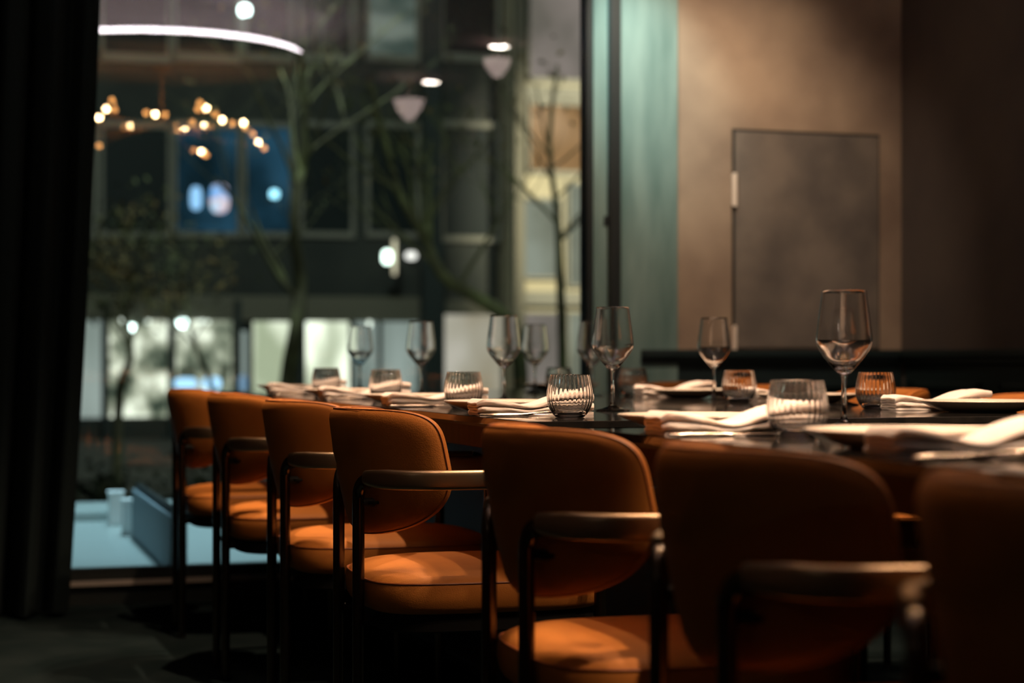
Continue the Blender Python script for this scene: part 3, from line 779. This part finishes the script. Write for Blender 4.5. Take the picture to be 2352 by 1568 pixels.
blob('monitor', 450, 455, 26, 54, YF - .06, M['skyblue'], 'narrower blue screen left of the bright one in the upper window', 'screen')
blob('globe_lamp', 630, 446, 20, 20, YF - .06, M['lampblue'], 'small round pale blue lamp in the upper window right of the screens', 'lamp')
# spot at the top
blob('floodlight', 562, 24, 26, 26, YF - .35, M['lampwhite'], 'cold white lamp at the very top of the opposite facade', 'lamp')
# shopfronts
bm_ = MB(); rect(bm_, -200, 958, 683, 732, YF, .002, .16); rect(bm_, 1008, 1152, 690, 722, YF, .002, .16)
bpart('fascia', bm_, M['band'])
shopA = shop_mat('lit_shop_interior', [(.05, .07, .05), (.30, .33, .24), (.62, .64, 0.50), (1.3, 1.35, 1.12)], 2.3, .95, (1.3, 1, 1))
shopB = shop_mat('bright_shop_interior', [(.34, .38, .26), (.66, .70, .54), (1.3, 1.35, 1.1), (.9, 1.05, 1.1)], .8, 1.35, (1.6, 1, .5))
shopC = shop_mat('grey_shop_interior', [(.10, .13, .12), (.22, .26, .24), (.30, .35, .33)], .6, 1.2, (1.6, 1, .5))
shopD = shop_mat('warm_shop_interior', [(.20, .16, .10), (.30, .27, .22), (.44, .40, .36)], .6, 1.5, (1, 1, .7))
for px0, px1, py0, py1, m in ((-60, 100, 735, 960, shopA), (120, 232, 735, 960, shopC), (246, 384, 732, 958, shopA), (396, 532, 732, 905, shopA), (546, 566, 760, 905, shopC), (578, 664, 738, 910, shopB), (690, 800, 738, 910, shopB), (812, 866, 738, 910, shopC), (874, 958, 738, 950, shopC), (1012, 1150, 716, 970, shopD)):
    f = MB(); rect(f, px0 - 5, px0, py0 - 5, py1, YF, .002, .12); rect(f, px1, px1 + 5, py0 - 5, py1, YF, .002, .12); rect(f, px0, px1, py0 - 5, py0, YF, .002, .12)
    fo = bpart('shop_window', f, M['pillar'])
    p = MB(); rect(p, px0, px1, py0, py1, YF, .004, .03); p.build('pane', m, fo, smooth=False)
for px0, px1 in ((384, 397), (532, 546), (664, 692), (958, 1008), (232, 246)):
    m = MB(); rect(m, px0 + 1, px1 - 1, 560 if px0 == 958 else 690, 1012, YF, .13, .40); bpart('pillar', m, M['pillar'])
m = MB(); rect(m, 962, 1004, -160, 558, YF, .002, .30); bpart('pilaster', m, M['pillar'])
# sparkling ceiling lamps of the shops
for px, py, w_, h_, lab in ((298, 752, 40, 20, 'oval white ceiling lamp in the shop nearest the curtain'), (283, 735, 26, 14, 'dim lamp above the oval one in the shop nearest the curtain'),
                            (340, 738, 22, 14, 'small dim lamp on the right in the shop nearest the curtain'), (420, 742, 38, 24, 'brightest oval ceiling lamp in the second shop'), (466, 739, 44, 14, 'long flat lamp in the second shop'),
                            (848, 744, 22, 20, 'small square lamp above the left wine glasses')):
    blob('shop_lamp', px, py, w_ - 12, h_ - 6, YF - .19, M['lampwhite'] if w_ > 36 and h_ > 16 else emit_mat('pale_lamp', (.80, .86, .76), 2.2), lab, 'lamp')
def stand_panel(px, py, w_, h_, m, label):
    Y = YF - 3.2; p = ray(px, py, Y); r = empty('street_display', (p.x, Y, -.5)); tag(r, label, 'street display')
    o = blob('panel', px, py, w_, h_, Y, m, None, None); o.parent = r; o.location = (0, 0, p.z + .5)
    fixn(MB().lathe([(.001, 0), (.16, 0), (.16, .03), (.035, .04), (.035, p.z + .45), (.001, p.z + .45)], 12, (0, .06, 0)).build('stand', M['pillar'], r))
stand_panel(426, 880, 54, 26, emit_mat('blue_white_panel', (.40, .70, 1.0), 1.6), 'left and wider of two bright blue panels at street level above the first chair')
stand_panel(486, 880, 42, 30, emit_mat('blue_white_panel', (.40, .70, 1.0), 1.9), 'right one of two bright blue panels at street level above the first chairs')
stand_panel(558, 880, 18, 40, emit_mat('soft_blue_panel', (.25, .42, .62), .8), 'dimmer narrow upright blue panel at street level behind the far napkin')

# round projecting sign with its lamp
sg = ray(906, 590, YF - .9)
r = empty('projecting_sign', sg); tag(r, 'round pale sign sticking out from the dark facade, seen almost edge-on', 'sign')
rs = []
for c, x in ((.01, -.035), (.94, -.035), (1, -.02), (1, .02), (.94, .035), (.01, .035)):
    rs.append([(x + .075 * math.cos(2 * PI * j / 32) * c * 1.0, .28 * c * math.cos(2 * PI * j / 32), .31 * c * math.sin(2 * PI * j / 32)) for j in range(32)])
fixn(MB().rings(rs).build('disc', M['signface'], r))
fixn(MB().tube([(0, .28, 0), (0, .88, 0)], .02, 8).build('arm', M['winframe'], r))
blob('glow_source', 889, 590, 22, 32, YF - 1.25, emit_mat('greenish_white_lamp', (.80, 1.0, .90), 5.0), 'bright greenish-white lamp touching the round pale sign', 'lamp')
blob('glow_source', 944, 587, 26, 18, YF - .2, emit_mat('soft_white_glow', (1.0, .95, .90), 1.6), 'soft white glow on the facade right of the round pale sign', 'lamp')  # glow on the wall built as a shining disc

# right-hand beige building
YR = 31.6
bb = empty('corner_building', (ray(1176, 500, YR).x, YR, -.5)); tag(bb, 'lit beige building beside the window post with one orange-lit window', 'building')
def rpart(name, mb, m, parent=None):
    o = mb.build(name, m, None, smooth=False); o.parent = parent or bb
    if parent is None: o.matrix_parent_inverse = Matrix.Translation(-Vector(bb.location))
    return o
xa, xb = ray(1172, 500, YR).x, ray(1600, 500, YR).x
rpart('wall', MB().box(xa, xb, YR, YR + 6, -.5, 11), M['beige'])

def rwin(px0, px1, py0, py1, m, t=5):
    f = MB(); rect(f, px0, px1, py0, py0 + t, YR, .002, .08); rect(f, px0, px1, py1 - t, py1, YR, .002, .08)
    rect(f, px0, px0 + t, py0 + t, py1 - t, YR, .002, .08); rect(f, px1 - t, px1, py0 + t, py1 - t, YR, .002, .08)
    fo = rpart('window', f, M['wframe'])
    p = MB(); rect(p, px0 + t, px1 - t, py0 + t, py1 - t, YR, .004, .03); p.build('pane', m, fo, smooth=False)
orange = shop_mat('orange_lit_room', [(.22, .12, .05), (.42, .23, .10), (.60, .36, .19)], .9, .85, (1, 1, .7))
pale = shop_mat('pale_lit_room', [(.16, .16, .12), (.26, .27, .21), (.34, .36, .30)], .8, .9)
mauve = shop_mat('mauve_lit_room', [(.16, .14, .12), (.24, .20, .18), (.32, .26, .24)], .7, .95)
rwin(1210, 1360, 235, 400, orange); rwin(1190, 1290, 455, 640, pale); rwin(1210, 1360, -120, 190, mauve); rwin(1300, 1380, 420, 660, pale)
rwin(1190, 1290, 715, 960, mauve); rwin(1300, 1400, 715, 960, pale)
m = MB(); rect(m, 1176, 1400, 672, 700, YR, .002, .15); rect(m, 1176, 1400, 206, 226, YR, .002, .12); rpart('string_course', m, M['wframe'])
m = MB(); rect(m, 1172, 1194, -100, 1010, YR, .13, .3); rpart('corner_pier', m, M['band'])

# ------------------------------------------------------------------ trees and shrubs
def tree(base, h, seed, label, lean=(0, 0), spread=1.0, leaves=60, r0=.12, first=.4, depth=4, path=None, sub=.30):
    rnd = random.Random(seed); r = empty('bare_tree', base); tag(r, label, 'tree')
    trunk, br = MB(), MB(); tips = []
    def grow(p, d, L, rad, lev):
        n = 5; pts = [p]; rr = [rad]; q = p.copy(); dd = d.copy()
        if lev == 0 and path:
            sp = seg_interp([v - Vector(base) for v in path], 3); n = len(sp) - 1; pts = sp; rr = [rad * (1 - .72 * i / n) for i in range(n + 1)]; path_used = True
        else: path_used = False
        for i in range(0 if path_used else n):
            dd = (dd + Vector((rnd.uniform(-1, 1), rnd.uniform(-1, 1), rnd.uniform(-.5, .8))) * .16).normalized()
            q = q + dd * (L / n); pts.append(q.copy()); rr.append(rad * (1 - .5 * (i + 1) / n))
        (trunk if lev == 0 else br).tube(pts, rr, 8 if lev < 2 else 5)
        if lev >= depth: tips.extend(pts[2:]); return
        for k in range((9 if path_used else 4) if lev == 0 else 3):
            t = rnd.uniform(first if lev == 0 else .3, 1.0); i = min(n - 1, int(t * n)); s = pts[i].lerp(pts[i + 1], t * n - i)
            a_ = rnd.uniform(0, 2 * PI); side = Vector((math.cos(a_) * spread, math.sin(a_) * .5, rnd.uniform(.15, .9)))
            grow(s, (dd * .45 + side).normalized(), (L * rnd.uniform(.5, .72)) * (sub / .6 if path_used else 1), rr[i] * .42, lev + 1)
        if lev > 0: tips.extend(pts[-2:])
    grow(Vector((0, 0, 0)), Vector((lean[0], lean[1], 1)).normalized(), h * .62, r0, 0)
    fixn(trunk.build('trunk', M['bark'], r)); fixn(br.build('branches', M['bark'], r))
    if leaves:
        lf = MB()
        for k in range(leaves):
            c = rnd.choice(tips) + Vector((rnd.gauss(0, .10), rnd.gauss(0, .10), rnd.gauss(0, .10))); s = rnd.uniform(.02, .05)
            u = Vector((rnd.gauss(0, 1), rnd.gauss(0, 1), rnd.gauss(0, 1))).normalized(); v = u.cross(Vector((rnd.gauss(0, 1), rnd.gauss(0, 1), 1))).normalized(); nn = u.cross(v) * .1
            b0 = len(lf.v); lf.v += [c - u * s, c + v * s * .5 + nn * s, c + u * s, c - v * s * .5 - nn * s]; lf.f.append((b0, b0 + 1, b0 + 2, b0 + 3))
        o = lf.build('leaves', M['leaf'], r, smooth=False); o['kind'] = 'stuff'
    return r
def at_px(px, Y, z=-.5):
    v = ray(px, 900, Y); return Vector((v.x, Y, z))
def pth(Y, *pp): return [ray(a, b, Y + (i % 2) * .15) if i else at_px(a, Y) for i, (a, b) in enumerate(pp)]
P1 = pth(20, (655, 1010), (662, 880), (680, 760), (690, 650), (675, 500), (700, 330), (690, 120))
tree(P1[0], 6.5, 5, 'bare street tree with a thick trunk left of the wine glasses', leaves=160, r0=.11, path=P1, sub=.34)
P2 = pth(17, (1205, 1010), (1195, 850), (1170, 740), (1090, 680), (1015, 630), (975, 545), (925, 460), (895, 365), (850, 190))
tree(P2[0], 6.0, 11, 'bare tree whose pale curved limb crosses the middle of the window', leaves=200, r0=.085, path=P2, sub=.28)
P3 = pth(15, (1296, 1010), (1292, 800), (1286, 640), (1280, 500), (1262, 330), (1280, 150))
tree(P3[0], 5.0, 8, 'slim bare tree in front of the beige corner building', leaves=60, r0=.05, path=P3, sub=.26)
P4 = pth(20.5, (268, 1010), (275, 900), (300, 820), (290, 700), (330, 560))
tree(P4[0], 4.0, 21, 'small bushy tree in front of the shop nearest the curtain', leaves=900, r0=.06, path=P4, sub=.22)
P5 = pth(22.5, (505, 1010), (490, 900), (455, 810), (430, 720), (420, 600))
tree(P5[0], 4.4, 29, 'thin tree in front of the second shop window', leaves=450, r0=.045, path=P5, sub=.22)
light('tree_uplight', 'SPOT', (at_px(1000, 15.5).x, 14.0, -.3), 60, (.85, 1.0, .6), at_px(930, 17, 3.0), .05, 60, .8)
def shrub(px, Y, w_, h_, seed, label):
    rnd = random.Random(seed); b = at_px(px, Y); r = empty('shrub', b); tag(r, label, 'shrub', 'low dark shrubs at the kerb')
    stems = MB(); lf = MB()
    for k in range(14):
        a_ = rnd.uniform(0, 2 * PI); e = Vector((math.cos(a_) * w_ * rnd.uniform(.3, 1), math.sin(a_) * .25, h_ * rnd.uniform(.6, 1)))
        stems.tube([(0, 0, 0), e * .5 + Vector((0, 0, .08)), e], [.012, .008, .004], 5)
        for q in range(34):
            c = e * rnd.uniform(.3, 1.05) + Vector((rnd.gauss(0, .07), rnd.gauss(0, .07), rnd.gauss(0, .06))); s = rnd.uniform(.02, .045)
            c.z = max(.03, c.z)
            u = Vector((rnd.gauss(0, 1), rnd.gauss(0, 1), rnd.gauss(0, 1))).normalized(); v = u.cross(Vector((rnd.gauss(0, 1), rnd.gauss(0, 1), 1))).normalized()
            b0 = len(lf.v); lf.v += [c - u * s, c + v * s * .55, c + u * s, c - v * s * .55]; lf.f.append((b0, b0 + 1, b0 + 2, b0 + 3))
    fixn(stems.build('stems', M['bark'], r)); o = lf.build('leaves', M['shrub'], r, smooth=False); o['kind'] = 'stuff'
for px, Y, w_, h_, sd, lab in ((190, 13.4, .3, .55, 1, 'low dark shrub beside the curtain edge'), (285, 14.2, .32, .5, 2, 'low dark shrub behind the white terrace posts'), (385, 11.6, .28, .5, 3, 'low dark shrub left of the first chair'),
                               (470, 14.0, .32, .55, 4, 'low dark shrub between the first two chairs'), (580, 12.2, .3, .5, 5, 'low dark shrub behind the second and third chair')):
    shrub(px, Y, w_, h_, sd, lab)
